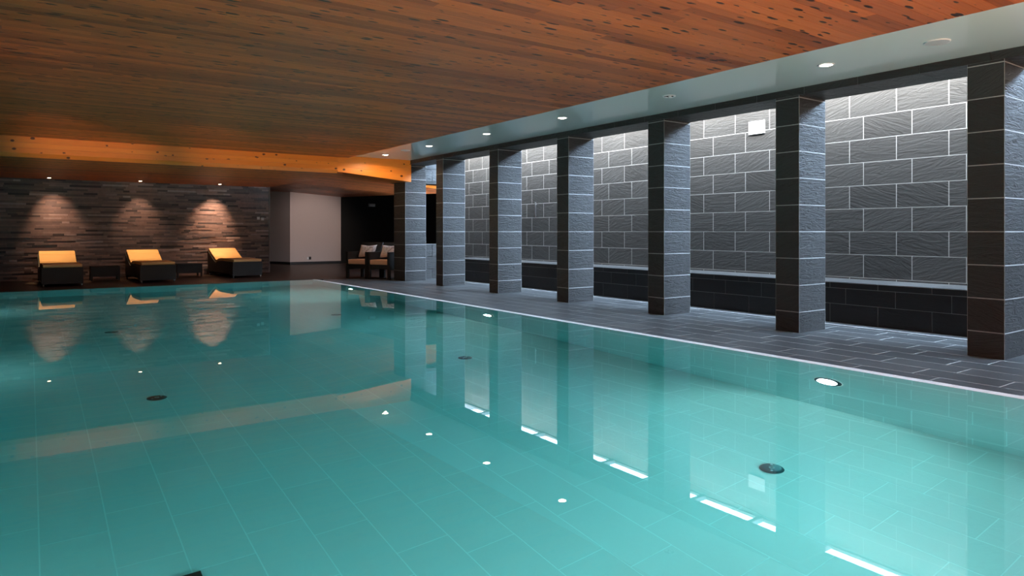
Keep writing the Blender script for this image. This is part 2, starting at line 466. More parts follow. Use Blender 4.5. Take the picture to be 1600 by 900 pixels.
# outer dark walls
def wallbox(name, lab, b, m):
    w = MB(); w.box(*b); x = w.build(name, m); tag(x, lab, kind='structure'); return x
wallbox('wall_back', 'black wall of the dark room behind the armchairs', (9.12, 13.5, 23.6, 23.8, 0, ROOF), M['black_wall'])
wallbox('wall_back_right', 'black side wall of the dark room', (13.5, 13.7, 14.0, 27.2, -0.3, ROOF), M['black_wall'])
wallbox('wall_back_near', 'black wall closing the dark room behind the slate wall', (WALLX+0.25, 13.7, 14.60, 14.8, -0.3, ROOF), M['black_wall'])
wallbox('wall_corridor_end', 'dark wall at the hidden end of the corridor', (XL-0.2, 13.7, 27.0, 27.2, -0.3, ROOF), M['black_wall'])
wallbox('wall_left', 'dark wall along the left side of the pool hall', (XL-0.2, XL, YN-0.2, 27.2, -0.3, ROOF), M['slate_dark'])
# near wall with an added window opening for fill daylight (behind the viewer)
mb = MB()
NW = (2.5, 3.2, 1.5, 1.95)
mb.box(XL-0.2, NW[0], YN-0.2, YN, -0.3, ROOF); mb.box(NW[1], WALLX+0.25, YN-0.2, YN, -0.3, ROOF)
mb.box(NW[0], NW[1], YN-0.2, YN, -0.3, NW[2]); mb.box(NW[0], NW[1], YN-0.2, YN, NW[3], ROOF)
o = mb.build('wall_near', M['slate_dark']); tag(o, 'near end wall of the pool hall with an added window', kind='structure')
root = empty('added_window', ((NW[0]+NW[1])/2, YN-0.1, NW[2])); tag(root, 'added unseen window in the near end wall', kind='structure')
mb = MB()
w2 = (NW[1]-NW[0])/2; hh = NW[3]-NW[2]
mb.box(-w2, w2, -0.03, 0.03, 0, 0.06); mb.box(-w2, w2, -0.03, 0.03, hh-0.06, hh)
for x in (-w2, -w2/3, w2/3, w2-0.06): mb.box(x, x+0.06, -0.03, 0.03, 0.06, hh-0.06)
mb.build('window_frame', M['frame'], root)
mb = MB(); mb.face([(w2, 0, 0.01), (-w2, 0, 0.01), (-w2, 0, hh-0.01), (w2, 0, hh-0.01)]); mb.build('pane', M['glazing'], root, recalc=False)

# ------------------------------------------------------------------ ceilings
# wooden plank ceiling over the pool
mb = MB()
mb.box(XL, 5.55, YN, FY+0.01, ZC_WOOD+0.004, ROOF-0.05, tone=0.0)
pw = 0.095
y = YN
while y < FY:
    y1 = min(y+pw, FY)
    x = XL - random.uniform(0, 3)
    while x < 5.55:
        x1 = min(x+random.uniform(2.8, 4.5), 5.55)
        if 5.55-x1 < 0.5: x1 = 5.55
        a = max(x, XL)
        if x1-a > 0.02:
            mb.box(a+0.0008, x1-0.0008, y+0.0015, y1-0.0015, ZC_WOOD, ZC_WOOD+0.006, tone=random.random())
        x = x1
    y = y1
o = mb.build('ceiling', M['wood_ceiling']); tag(o, 'knotty reddish wood plank ceiling over the pool', kind='structure')
# lower plank ceiling over the loungers
mb = MB()
mb.box(XL, SX1, FY+0.09, SY+0.5, ZC_LOW+0.004, 2.6, tone=0.0)
y = FY+0.09
while y < SY+0.5:
    y1 = min(y+pw, SY+0.5)
    mb.box(XL, SX1, y+0.0015, y1-0.0015, ZC_LOW, ZC_LOW+0.006, tone=random.random()); y = y1
o = mb.build('ceiling', M['wood_ceiling']); tag(o, 'lower wood plank ceiling over the loungers', kind='structure')
# sloping corridor ceiling
mb = MB()
def zc(x, y): return 2.365 - 0.0705*(x-5.4) + 0.0275*(y-13.9)
y = FY+0.09
while y < 27.0:
    y1 = y+pw*2
    t = random.random()
    x0, x1 = SX1, 9.12
    if y < 14.75: x1 = 7.0
    mb.face([(x0, y+0.002, zc(x0, y)), (x1, y+0.002, zc(x1, y)), (x1, y1-0.002, zc(x1, y1)), (x0, y1-0.002, zc(x0, y1))], 0, t)
    y = y1
mb.face([(SX1, FY+0.09, 2.375), (7.0, FY+0.09, 2.27), (7.0, 27.1, 2.65), (SX1, 27.1, 2.75)], 0, 0)
mb.box(SX1, 9.12, 14.8, 27.1, 2.76, 2.9)
mb.box(XL, SX1, SY+0.5, 27.1, 2.60, 2.75)
o = mb.build('ceiling', M['wood_ceiling'], recalc=False); tag(o, 'sloping wood ceiling above the corridor and armchairs', kind='structure')
mb = MB()
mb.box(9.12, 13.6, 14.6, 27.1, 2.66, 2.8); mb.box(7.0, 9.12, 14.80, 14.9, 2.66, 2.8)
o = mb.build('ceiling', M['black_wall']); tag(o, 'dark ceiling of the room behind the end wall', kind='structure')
# satin soffit beside the pillars
mb = MB()
mb.box(5.55, PIL_X0, YN, FY+0.01, ZC_SOF, ROOF-0.05)
o = mb.build('ceiling', M['soffit']); tag(o, 'glossy pale soffit strip carrying the downlights', kind='structure')
# roof slab
mb = MB()
mb.box(XL-0.2, PIL_X1, YN-0.2, 27.2, ROOF-0.05, ROOF+0.15); mb.box(PIL_X1, WALLX, 14.85, 27.2, ROOF-0.05, ROOF+0.15)
mb.box(WALLX, 13.7, 14.85, 27.2, ROOF-0.05, ROOF+0.15)
mb.box(PIL_X1, WALLX, YN-0.2, YN+0.1, ROOF-0.05, ROOF+0.15)
mb.box(PIL_X1-0.01, SKX, YN-0.2, 14.85, ZS+0.005, ZS+0.12)
mb.box(SKX-0.01, WALLX+0.25, 14.54, 14.85, ZS+0.005, ZS+0.15)
o = mb.build('roof', M['roof']); tag(o, 'roof slab', kind='structure')

# timber fascia beam at the ceiling step
root = empty('timber_beam', (2.0, FY, 2.4)); tag(root, 'bright knotty pine beam crossing the ceiling above the far pool end', 'beam')
mb = MB()
Z0 = 2.4
XB = 5.32
for i, (a, b) in enumerate(((2.43, 2.515), (2.517, 2.60), (2.602, ZC_WOOD+0.005))):
    mb.box(XL-2.0, XB-2.0-0.0005, 0.0, 0.09, a-Z0, b-Z0, tone=random.random())
    mb.bm.faces.ensure_lookup_table()
mb.prism([(0.0, 2.43-Z0), (0.09, 2.43-Z0), (0.09, ZC_LOW-Z0), (0.055, ZC_LOW-Z0)], XL-2.0, XB-2.0-0.0005, 'x', tone=0.1)
mb.build('board', M['wood_beam'], root)
mb = MB()
XE = 7.03
def bz(x): return 2.395 + (2.248-2.395)*(x-XB)/(XE-XB)
def strip(za0, za1, zb0, zb1, t):
    mb.prism([(XB-2.0, za0-Z0), (XE-2.0, zb0-Z0), (XE-2.0, zb1-Z0), (XB-2.0, za1-Z0)], -0.002, 0.09, 'y', tone=t)
strip(bz(XB), 2.515, bz(XE), 2.40, 0.8)
strip(2.5165, 2.60, 2.4015, 2.56, 0.45)
strip(2.6015, ZC_SOF, 2.5615, ZC_SOF, 0.65)
mb.build('end_board', M['wood_beam'], root)

# ------------------------------------------------------------------ lintel over the pillars
mb = MB()
mb.box(PIL_X0+0.003, PIL_X1-0.003, YN, 14.69, LINT+0.003, ROOF-0.05, mat=1)
tiles(mb, (PIL_X0+0.003, 0, 0), (0, 1, 0), (0, 0, 1), (-1, 0, 0), YN, 14.1, LINT, ZC_SOF, 0.5, LINT, 0.6, 1.9, gap=0.005, shift=(0.0,))
tiles(mb, (PIL_X1-0.003, 0, 0), (0, 1, 0), (0, 0, 1), (1, 0, 0), YN, 14.1, LINT, ZS, 0.3, LINT, 0.6, 1.9, gap=0.005)
tiles(mb, (0, 0, LINT+0.003), (0, 1, 0), (1, 0, 0), (0, 0, -1), YN, 14.1, PIL_X0, PIL_X1, 0.6, PIL_X0, 0.6, 1.9, gap=0.005, shift=(0.0,))
o = mb.build('lintel', [M['slate_pillar'], M['grout_dim']]); tag(o, 'dark tiled lintel running over all the pillars', kind='structure')

# ------------------------------------------------------------------ pillars
def pillar(y0, y1, label, z1=LINT):
    root = empty('tiled_pillar', (PIL_X0, y0, 0))
    tag(root, label, 'pillar', 'slate-tiled pillars between pool deck and wall')
    w, d = PIL_X1-PIL_X0, y1-y0
    mb = MB(); g = 0.001
    mb.box(g, w-g, g, d-g, 0, z1+0.001, mat=1)
    k = 0; a = 0.0; edges = [0.0]
    zz = ROWZ
    while zz < z1-0.02: edges.append(zz); zz += ROWH
    edges.append(z1)
    for a, b in zip(edges, edges[1:]):
        A, B = a+0.0045, b-0.0045
        if a == 0: A = 0
        if b == z1: B = z1
        t = [random.random() for _ in range(4)]
        c = 0.004
        mb.box(0, g+0.001, c, d-c, A, B, tone=t[0]); mb.box(w-g-0.001, w, c, d-c, A, B, tone=t[1])
        mb.box(c, w-c, 0, g+0.001, A, B, tone=t[2]); mb.box(c, w-c, d-g-0.001, d, A, B, tone=t[3])
    mb.build('tile_cladding', [M['slate_pillar'], M['grout']], root)
pillar(0.40, 0.70, 'slate pillar outside the right edge of the photo')
pillar(2.395, 2.69, 'widest-looking slate pillar, cut off by the right edge of the photo')
pillar(4.357, 4.652, 'slate pillar just right of the small white square plate on the wall')
pillar(6.337, 6.632, 'slate pillar just left of the small white square plate, third from the right')
pillar(8.335, 8.63, 'slate pillar fourth from the right, right of the slim pale wall fitting')
pillar(10.33, 10.625, 'slate pillar fifth from the right, left of the slim pale wall fitting')
pillar(12.36, 12.655, 'slate pillar sixth from the right, in front of the dark end-wall opening')
pillar(14.10, 14.69, 'deepest slate pillar at the far end, beside the armchairs and beam end')

# ------------------------------------------------------------------ bench along the wall
root = empty('tiled_bench', (8.21, 0, 0)); tag(root, 'low slate-tiled bench built along the foot of the right wall', 'bench')
mb = MB()
BX = 8.21
bw = WALLX-BX-0.002
mb.box(0.003, bw, YN, 14.1, 0, 0.50, mat=1)
def brow(z0, z1, ph):
    tiles(mb, (0.003, 0, 0), (0, 1, 0), (0, 0, 1), (-1, 0, 0), YN, 14.1, z0+0.003, z1-0.003, 1.0, -0.5, 0.592, ph, gap=0.006, shift=(0,), back=False)
brow(0.0, 0.235, 3.50); brow(0.235, 0.43, 3.30); brow(0.43, 0.503, 3.50)
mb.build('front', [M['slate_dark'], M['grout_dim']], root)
mb = MB()
mb.box(-0.004, bw, YN, 14.1, 0.498, 0.503, mat=1)
tiles(mb, (0, 0, 0.503), (0, 1, 0), (1, 0, 0), (0, 0, 1), YN, 14.1, -0.004, bw-0.012, 0.7, -0.02, 0.6, 3.50, gap=0.006, shift=(0,), back=False)
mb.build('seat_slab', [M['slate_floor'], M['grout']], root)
# slim pale line in the floor in front of the bench
mb = MB(); mb.box(7.985, 8.012, YN, 14.1, -0.002, 0.004)
o = mb.build('trim_4', M['grout']); tag(o, 'pale line let into the floor in front of the bench', kind='structure')

# ------------------------------------------------------------------ skylight
root = empty('window_1', (8.2, 5.5, ZS)); tag(root, 'long glazed roof light above the passage behind the pillars', kind='structure')
mb = MB()
zz0, zz1 = 0.0, 0.07
mb.box(SKX-8.2, SKX-8.2+0.05, YN-5.5, 14.55-5.5, zz0, zz1)
mb.box(WALLX-8.2-0.03, WALLX-8.2, YN-5.5, 14.55-5.5, zz0+0.03, zz1)
mb.build('window_frame', M['frame'], root)
for i in range(17):
    y = 11.30-1.04*i+1.04*2
    if y < YN+0.1 or y > 14.0: continue
    mb = MB(); mb.box(SKX-8.2+0.05, WALLX-8.2-0.03, y-0.035-5.5, y+0.035-5.5, zz0, zz1)
    mb.build('mullion', M['frame'], root)
mb = MB(); xa, xb, ya, yb = SKX-8.2+0.02, WALLX-8.2-0.002, YN-5.5, 14.53-5.5
mb.face([(xa, ya, 0.074), (xa, yb, 0.074), (xb, yb, 0.074), (xb, ya, 0.074)])   # faces down into the passage
mb.build('pane', M['glazing'], root, recalc=False)

# ------------------------------------------------------------------ fittings on the soffit
def downlight(x, y, z, label, on=True, r=0.075, mat='lens_warm', group='recessed downlights along the soffit'):
    root = empty('recessed_downlight', (x, y, z)); tag(root, label, 'ceiling light', group)
    mb = MB(); mb.lathe([(r*0.74, 0.0), (r*0.78, -0.006), (r, -0.007), (r*1.04, 0.0)]); mb.build('trim_ring', M['white'], root)
    mb = MB()
    mb.lathe([(0.0001, -0.012), (r*0.5, -0.010), (r*0.75, -0.004)])
    mb.build('lens', M[mat] if on else M['lens_off'], root)
    if not on:
        for a in range(3):
            mb = MB(); mb.cyl((r*0.4*math.cos(a*2.1), r*0.4*math.sin(a*2.1), -0.012), r*0.24, 0.010, seg=12); mb.build('bulb', M['white'], root)
    return root
def spot(name, loc, target, power, col, angle, blend=0.5, rad=0.03):
    l = bpy.data.lights.new(name, 'SPOT'); l.energy = power; l.color = col
    l.spot_size = R(angle); l.spot_blend = blend; l.shadow_soft_size = rad
    o = link(bpy.data.objects.new(name, l)); o.location = loc
    d = Vector(target)-Vector(loc); o.rotation_euler = d.to_track_quat('-Z', 'Y').to_euler()
    return o
WARM = (1.0, 0.70, 0.42)
DL = [(6.26, 3.61, True, 'lit downlight in the soffit nearest the camera, above the second bay'),
      (6.19, 5.52, False, 'unlit clear downlight in the soffit between two glowing ones'),
      (6.14, 7.44, True, 'lit downlight third along the soffit from the camera, just past the unlit one'),
      (6.13, 9.37, True, 'lit downlight fourth along the soffit from the camera'),
      (6.12, 11.32, True, 'lit downlight fifth along the soffit, just before the small pale grille'),
      (6.08, 13.15, True, 'farthest lit downlight in the soffit, washing the timber beam')]
for x, y, on, lab in DL:
    downlight(x, y, ZC_SOF, lab, on)
    if on:
        spot('downlight_lamp', (x, y, ZC_SOF-0.012), (x, y, 0), 18 if y < 13 else 60, WARM, 110 if y < 13 else 168, 0.8 if y < 13 else 0.25)
def grille(x, y, r, label):
    root = empty('ceiling_speaker', (x, y, ZC_SOF)); tag(root, label, 'ceiling speaker')
    mb = MB(); mb.lathe([(r*0.9, -0.008), (r*0.97, -0.010), (r, 0.0)]); mb.build('rim', M['white'], root)
    mb = MB(); mb.lathe([(0.0001, -0.0085), (r*0.5, -0.008), (r*0.9, -0.008)]); mb.build('grille', M['white_off'], root)
grille(6.27, 2.63, 0.10, 'round white flush speaker grille in the soffit near the top right corner')
grille(6.07, 12.2, 0.09, 'small pale round grille in the soffit between the two farthest downlights')

# wall spots over the loungers
for (x, y, wx, pw_, lx, ly, lab) in ((0.39, 18.87, 0.55, 150, 0.52, 18.45, 'left spot in the low ceiling over the stone wall'),
                       (2.23, 18.80, 2.28, 80, 2.27, 18.52, 'middle spot in the low ceiling over the stone wall'),
                       (4.06, 18.85, 3.95, 300, 4.22, 18.95, 'right spot in the low ceiling, with the brightest pool of light on the stone')):
    downlight(x, y, ZC_LOW, lab, True, 0.05, 'lens_spot', 'small warm spots over the loungers')
    spot('wall_spot_lamp', (x, y, ZC_LOW-0.012), (wx, SY+0.05, 1.15), pw_, (1.0, 0.56, 0.38), 66, 1.0, 0.02)
    spot('lounger_spot_lamp', (x, y-0.02, ZC_LOW-0.012), (lx, ly, 0.5), 190, (1.0, 0.66, 0.32), 31, 0.35, 0.02)

# added spot without a fixture, brightening the pale corridor wall
spot('corridor_fill', (7.6, 20.2, 2.34), (8.0, 23.4, 1.1), 160, (1.0, 0.80, 0.72), 64, 0.8, 0.03)
spot('armchair_fill', (5.9, 15.2, 2.30), (6.7, 15.4, 0.3), 11, (1.0, 0.72, 0.52), 62, 0.8, 0.03)  # added fill over the armchairs, no fixture there
for x in (0.6, 2.4, 4.5):
    spot('lounge_fill', (x, 14.7, 2.35), (x, 17.0, 0.35), 26, (1.0, 0.66, 0.56), 60, 1.0, 0.03)  # added fill on the lounger fronts, no fixture modelled
spot('back_room_fill', (9.9, 17.2, 2.60), (9.9, 18.4, 2.3), 12, (1.0, 0.6, 0.35), 90, 0.8, 0.03)  # added fill so the far beam shows orange

# ------------------------------------------------------------------ wall fittings
root = empty('wall_plate', (WALLX, 6.195, 2.585)); tag(root, 'small white square plate high on the slate wall between two pillars', 'wall plate')
mb = MB(); mb.box(-0.022, 0, -0.135, 0.135, 0, 0.195, bev=0.004); mb.build('cover', M['white'], root)
mb = MB(); mb.box(-0.012, 0.002, -0.128, 0.128, 0.006, 0.189); mb.build('backbox', M['white_off'], root)
root = empty('wall_fitting', (WALLX, 11.62, 1.44)); tag(root, 'slim upright pale fitting on the slate wall seen in the third bay from the left', 'wall fitting')
mb = MB(); mb.box(-0.03, -0.015, -0.014, 0.014, 0, 0.32, bev=0.004); mb.build('bar', M['steel'], root)
for z in (0.03, 0.27):
    mb = MB(); mb.box(-0.016, 0, -0.008, 0.008, z, z+0.02); mb.build('bracket', M['steel'], root)

def switch(x, z, lab, two):
    root = empty('light_switch', (x, SY-0.016, z)); tag(root, lab, 'switch', 'switches on the stone wall')
    mb = MB(); mb.box(-0.04, 0.04, -0.012, 0.0, -0.04, 0.04, bev=0.003); mb.build('plate', M['white_off'], root)
    mb = MB()
    if two: mb.box(-0.03, -0.002, -0.016, -0.011, -0.028, 0.028); mb.box(0.002, 0.03, -0.016, -0.011, -0.028, 0.028)
    else: mb.box(-0.028, 0.028, -0.016, -0.011, -0.028, 0.028)
    mb.build('rocker', M['white'], root)
switch(5.17, 1.50, 'pale wall switch on the stone wall, the left of the pair', False)
switch(5.28, 1.48, 'pale double wall switch on the stone wall, the right of the pair', True)
root = empty('wall_socket', (7.98, 23.43, 0.21)); tag(root, 'small dark socket low on the pale corridor wall', 'socket')
mb = MB(); mb.box(-0.09, -0.03, -0.015, 0.01, -0.04, 0.04, bev=0.003); mb.build('plate', M['white'], root)
mb = MB(); mb.box(-0.03, 0.05, -0.02, 0.01, -0.05, 0.05, bev=0.004); mb.build('insert', M['black'], root)
root = empty('wall_lamp', (10.35, 23.6, 2.05)); tag(root, 'small grey unlit lamp high on the black wall behind the armchairs', 'wall lamp')
mb = MB(); mb.box(-0.13, 0.13, -0.08, 0, 0, 0.12, bev=0.02); mb.build('housing', simple('grey_lamp_housing', (0.35, 0.36, 0.35), 0.5), root)
mb = MB(); mb.box(-0.11, 0.11, -0.09, -0.075, 0.01, 0.09, bev=0.01); mb.build('diffuser', M['white_off'], root)

# second beam in the dark room, seen through the opening
root = empty('timber_beam', (9.9, 18.5, 2.41)); tag(root, 'short orange timber beam glimpsed through the end-wall opening', 'beam')
mb = MB(); mb.box(-1.2, 1.6, 0, 0.12, 0.0, 0.14, bev=0.004); mb.build('board', M['wood_beam'], root)
mb = MB(); mb.box(-1.15, -1.09, 0.03, 0.09, 0.14, 0.25); mb.box(1.45, 1.51, 0.03, 0.09, 0.14, 0.25); mb.build('hanger', M['black'], root)

# ------------------------------------------------------------------ in the pool
def inlet(x, y, label):
    root = empty('floor_inlet', (x, y, PD)); tag(root, label, 'pool inlet', 'round dark inlets in the pool floor')
    mb = MB(); mb.lathe([(0.0001, 0.016), (0.05, 0.016), (0.068, 0.012), (0.078, 0.0)]); mb.build('cover', M['steel_dark'], root)
    mb = MB(); mb.lathe([(0.010, 0.0162), (0.010, 0.0195), (0.018, 0.0195), (0.018, 0.0162)], seg=20); mb.build('collar', M['steel'], root)
    for a in (0.6, 0.6+PI):
        mb = MB(); mb.cyl((0.045*math.cos(a), 0.045*math.sin(a), 0.017), 0.008, 0.006, seg=12); mb.build('screw', M['steel'], root)
inlet(3.95, 2.65, 'round dark inlet on the pool floor nearest the camera, lower right')
inlet(3.87, 6.34, 'round dark inlet on the pool floor in the middle of the photo')
inlet(3.85, 10.1, 'farthest right round inlet on the pool floor, near the pale wall reflection')
inlet(0.89, 6.47, 'round dark inlet on the left half of the pool floor, nearer one')
inlet(0.87, 10.1, 'round dark inlet on the left half of the pool floor, farther one')
root = empty('floor_drain', (0.49, 3.43, PD)); tag(root, 'dark-edged rectangular drain cover on the pool floor at the bottom edge of the photo', 'drain')
mb = MB()
for b in ((-0.2, 0.2, 0.155, 0.19), (-0.2, 0.2, -0.19, -0.155), (-0.2, -0.165, -0.155, 0.155), (0.165, 0.2, -0.155, 0.155)): mb.box(b[0], b[1], b[2], b[3], 0.0, 0.010)
mb.build('rim', M['black'], root)
mb = MB(); mb.box(-0.165, 0.165, -0.155, 0.155, 0.0, 0.008, bev=0.001); mb.build('cover', M['pool_tile'], root)

UL = [(3.04, -0.57), (8.05, -0.62), (13.05, -0.62)]
labs = ['glowing round underwater light in the right pool wall, nearest the camera', 'glowing round underwater light halfway along the right pool wall', 'glowing round underwater light at the far end of the right pool wall']
PW_ = {1: 30, -1: 4}
def near_fill(x, z, lab, en_):  # added lamps in the unseen near wall, brightening the pool floor
    root = empty('underwater_light', (x, PY0+0.003, z)); tag(root, lab, 'pool light', 'underwater lights in the pool walls')
    mb = MB(); mb.lathe([(0.085, 0.012), (0.105, 0.016), (0.118, 0.0)], axis='y'); mb.build('ring', M['steel_dark'], root)
    mb = MB(); mb.lathe([(0.0001, 0.022), (0.05, 0.020), (0.086, 0.012)], axis='y'); mb.build('lens', M['lens_pool'], root)
    l = bpy.data.lights.new('underwater_lamp', 'AREA'); l.shape = 'DISK'; l.size = 0.15; l.energy = en_; l.color = (1.0, 0.95, 0.95); l.spread = R(120)
    a = link(bpy.data.objects.new('underwater_lamp', l)); a.location = (x, PY0+0.035, z); a.rotation_euler = Vector((-0.12, 1, -0.15)).to_track_quat('-Z', 'Y').to_euler()
for x, nm, en_ in ((1.3, 'left', 22), (2.8, 'middle', 26), (4.2, 'right', 20)): near_fill(x, ZW-0.55, nm+' added underwater light in the unseen near pool wall below the viewer', en_)
def pool_lamp(x, y, z, sgn, lab):
    root = empty('underwater_light', (x, y, z)); tag(root, lab, 'pool light', 'underwater lights in the pool walls')
    mb = MB(); mb.lathe([(0.085, -0.012*sgn), (0.105, -0.016*sgn), (0.118, 0.0)], axis='x'); mb.build('ring', M['steel_dark'], root)
    mb = MB(); mb.lathe([(0.0001, -0.022*sgn), (0.05, -0.020*sgn), (0.086, -0.012*sgn)], axis='x'); mb.build('lens', M['lens_pool'], root)
    l = bpy.data.lights.new('underwater_lamp', 'AREA'); l.shape = 'DISK'; l.size = 0.15; l.energy = PW_[sgn]; l.color = (0.95, 1.0, 0.97); l.spread = R(170)
    a = link(bpy.data.objects.new('underwater_lamp', l)); a.location = (x-0.03*sgn, y, z)
    a.rotation_euler = Vector((-sgn, 0, -0.25)).to_track_quat('-Z', 'Y').to_euler()
for (y, z), lab in zip(UL, labs): pool_lamp(PX1-0.003, y, ZW+z, 1, lab)
for (y, z), lab in zip(UL, ['near underwater light in the left pool wall', 'middle underwater light in the left pool wall', 'far underwater light in the left pool wall']): pool_lamp(PX0+0.003, y, ZW+z, -1, lab)

# ------------------------------------------------------------------ loungers
def smooth_path(pts, n=8):
    out = []
    P = [pts[0]]+pts+[pts[-1]]
    for i in range(1, len(P)-2):
        for k in range(n):
            t = k/n
            def cr(a, b, c, d): return 0.5*((2*b)+(-a+c)*t+(2*a-5*b+4*c-d)*t*t+(-a+3*b-3*c+d)*t**3)
            out.append(tuple(cr(P[i-1][j], P[i][j], P[i+1][j], P[i+2][j]) for j in (0, 1)))
    out.append(pts[-1]); return out
def band(path, th):
    up, dn = [], []
    for i, p in enumerate(path):
        a = path[max(0, i-1)]; b = path[min(len(path)-1, i+1)]
        d = Vector((b[0]-a[0], b[1]-a[1])).normalized(); nrm = Vector((-d.y, d.x))
        dn.append(p); up.append((p[0]+nrm.x*th, p[1]+nrm.y*th))
    return up, dn
def make_lounger():
    root = empty('sun_lounger')
    W = 0.72
    top = smooth_path([(0.0, 0.385), (0.45, 0.39), (0.85, 0.395), (1.05, 0.385), (1.22, 0.345), (1.36, 0.385), (1.62, 0.50), (1.88, 0.635)], 6)
    mb = MB()
    prof = list(top) + [(1.86, 0.045), (1.74, 0.045), (1.68, 0.10), (0.28, 0.10), (0.14, 0.06), (0.0, 0.055)]
    for x0, x1 in ((0.0, 0.05), (W-0.05, W)):
        mb.prism(prof, x0, x1, 'x')
    mb.box(0.05, W-0.05, 0.0, 0.04, 0.055, 0.385)
    mb.box(0.05, W-0.05, 1.80, 1.85, 0.045, 0.60)
    mb.build('wicker_body', M['wick'], root)
    mb = MB()
    up, dn = band(smooth_path([(0.02, 0.375), (0.45, 0.38), (0.85, 0.385), (1.05, 0.375), (1.22, 0.335), (1.36, 0.375), (1.62, 0.49), (1.84, 0.60)], 6), 0.012)
    mb.prism(up+list(reversed(dn)), 0.05, W-0.05, 'x', smooth=True); mb.build('slat_bed', M['wick'], root)
    seat = smooth_path([(-0.01, 0.392), (0.3, 0.396), (0.6, 0.40), (0.85, 0.403), (1.05, 0.39), (1.20, 0.355)], 6)
    up, dn = band(seat, 0.06)
    mb = MB(); mb.prism(up+list(reversed(dn)), 0.02, W-0.02, 'x', smooth=True, bev=0.014); mb.build('seat_cushion', M['fabric'], root)
    bk = smooth_path([(1.205, 0.352), (1.30, 0.362), (1.45, 0.43), (1.65, 0.525), (1.88, 0.64)], 6)
    up, dn = band(bk, 0.06)
    mb = MB(); mb.prism(up+list(reversed(dn)), 0.02, W-0.02, 'x', smooth=True, bev=0.014); mb.build('back_cushion', M['fabric'], root)
    for x in (0.03, W-0.03):
        for y in (0.04, 1.80):
            mb = MB(); mb.cyl((x, y, 0.03), 0.016, 0.06, seg=12, r2=0.02); mb.build('foot', M['steel'], root)
    return root
spots_l = [(0.22, 16.80, 1.5, 'wicker lounger with orange cushion nearest the left edge of the photo'),
           (2.00, 16.90, 3.0, 'wicker lounger with orange cushion in the middle, between the two low side tables'),
           (4.04, 17.40, 6.0, 'wicker lounger with orange cushion on the right, under the brightest spot')]
proto = None
for x, y, a, lab in spots_l:
    if proto is None: proto = make_lounger(); o = proto
    else: o = copy_tree(proto)
    o.location = (x, y, 0); o.rotation_euler = (0, 0, R(a))
    tag(o, lab, 'sun lounger', 'wicker loungers in front of the stone wall')

def make_table():
    root = empty('side_table')
    mb = MB(); mb.box(-0.29, 0.29, -0.25, 0.25, 0.295, 0.33, bev=0.006); mb.build('table_top', M['wick'], root)
    mb = MB()
    for y0, y1 in ((-0.24, -0.22), (0.22, 0.24)): mb.box(-0.25, 0.25, y0, y1, 0.10, 0.295)
    for x0, x1 in ((-0.28, -0.26), (0.26, 0.28)): mb.box(x0, x1, -0.21, 0.21, 0.10, 0.295)
    mb.build('apron', M['wick'], root)
    for x in (-0.27, 0.27):
        for y in (-0.23, 0.23):
            mb = MB(); mb.box(x-0.02, x+0.02, y-0.02, y+0.02, 0, 0.295); mb.build('leg', M['wick'], root)
    return root
t1 = make_table(); t1.location = (1.45, 18.45, 0); tag(t1, 'low black wicker side table between the left and middle loungers', 'side table', 'low wicker tables between the loungers')
t2 = copy_tree(t1); t2.location = (3.28, 18.75, 0); tag(t2, 'low black wicker side table between the middle and right loungers', 'side table', 'low wicker tables between the loungers')

# ------------------------------------------------------------------ armchairs (local: +x sideways along the front, +y to the back)
def make_chair():
    root = empty('armchair')
    W, D, A = 0.64, 0.62, 0.065
    mb = MB(); mb.box(A, W-A, 0.02, D-0.05, 0.24, 0.345, bev=0.004); mb.build('seat_frame', M['wick'], root)
    for x in (0, W-A):
        mb = MB()
        mb.box(x, x+A, 0.0, D, 0.60, 0.645, bev=0.008)
        mb.box(x+0.01, x+A-0.01, 0.05, D-0.05, 0.22, 0.60)
        mb.build('arm', M['wick'], root)
        for y in (0.0, D-0.06):
            mb = MB(); mb.box(x, x+A, y, y+0.06, 0.0, 0.60, bev=0.004); mb.build('leg', M['wick'], root)
    mb = MB()
    mb.prism([(D-0.20, 0.345), (D-0.15, 0.345), (D+0.06, 0.86), (D+0.01, 0.87)], 0.01, W-0.01, 'x', bev=0.006); mb.build('backrest', M['wick'], root)
    mb = MB(); mb.box(A+0.005, W-A-0.005, -0.005, D-0.19, 0.345, 0.46, bev=0.02); mb.build('seat_cushion', M['fabric_chair'], root)
    return root
E_ = Vector((0.476, -0.877)); E_.normalize()
rz = math.atan2(E_.y, E_.x)
ch = make_chair()
P1 = Vector((6.30, 15.88))
P2 = P1 + E_*0.655
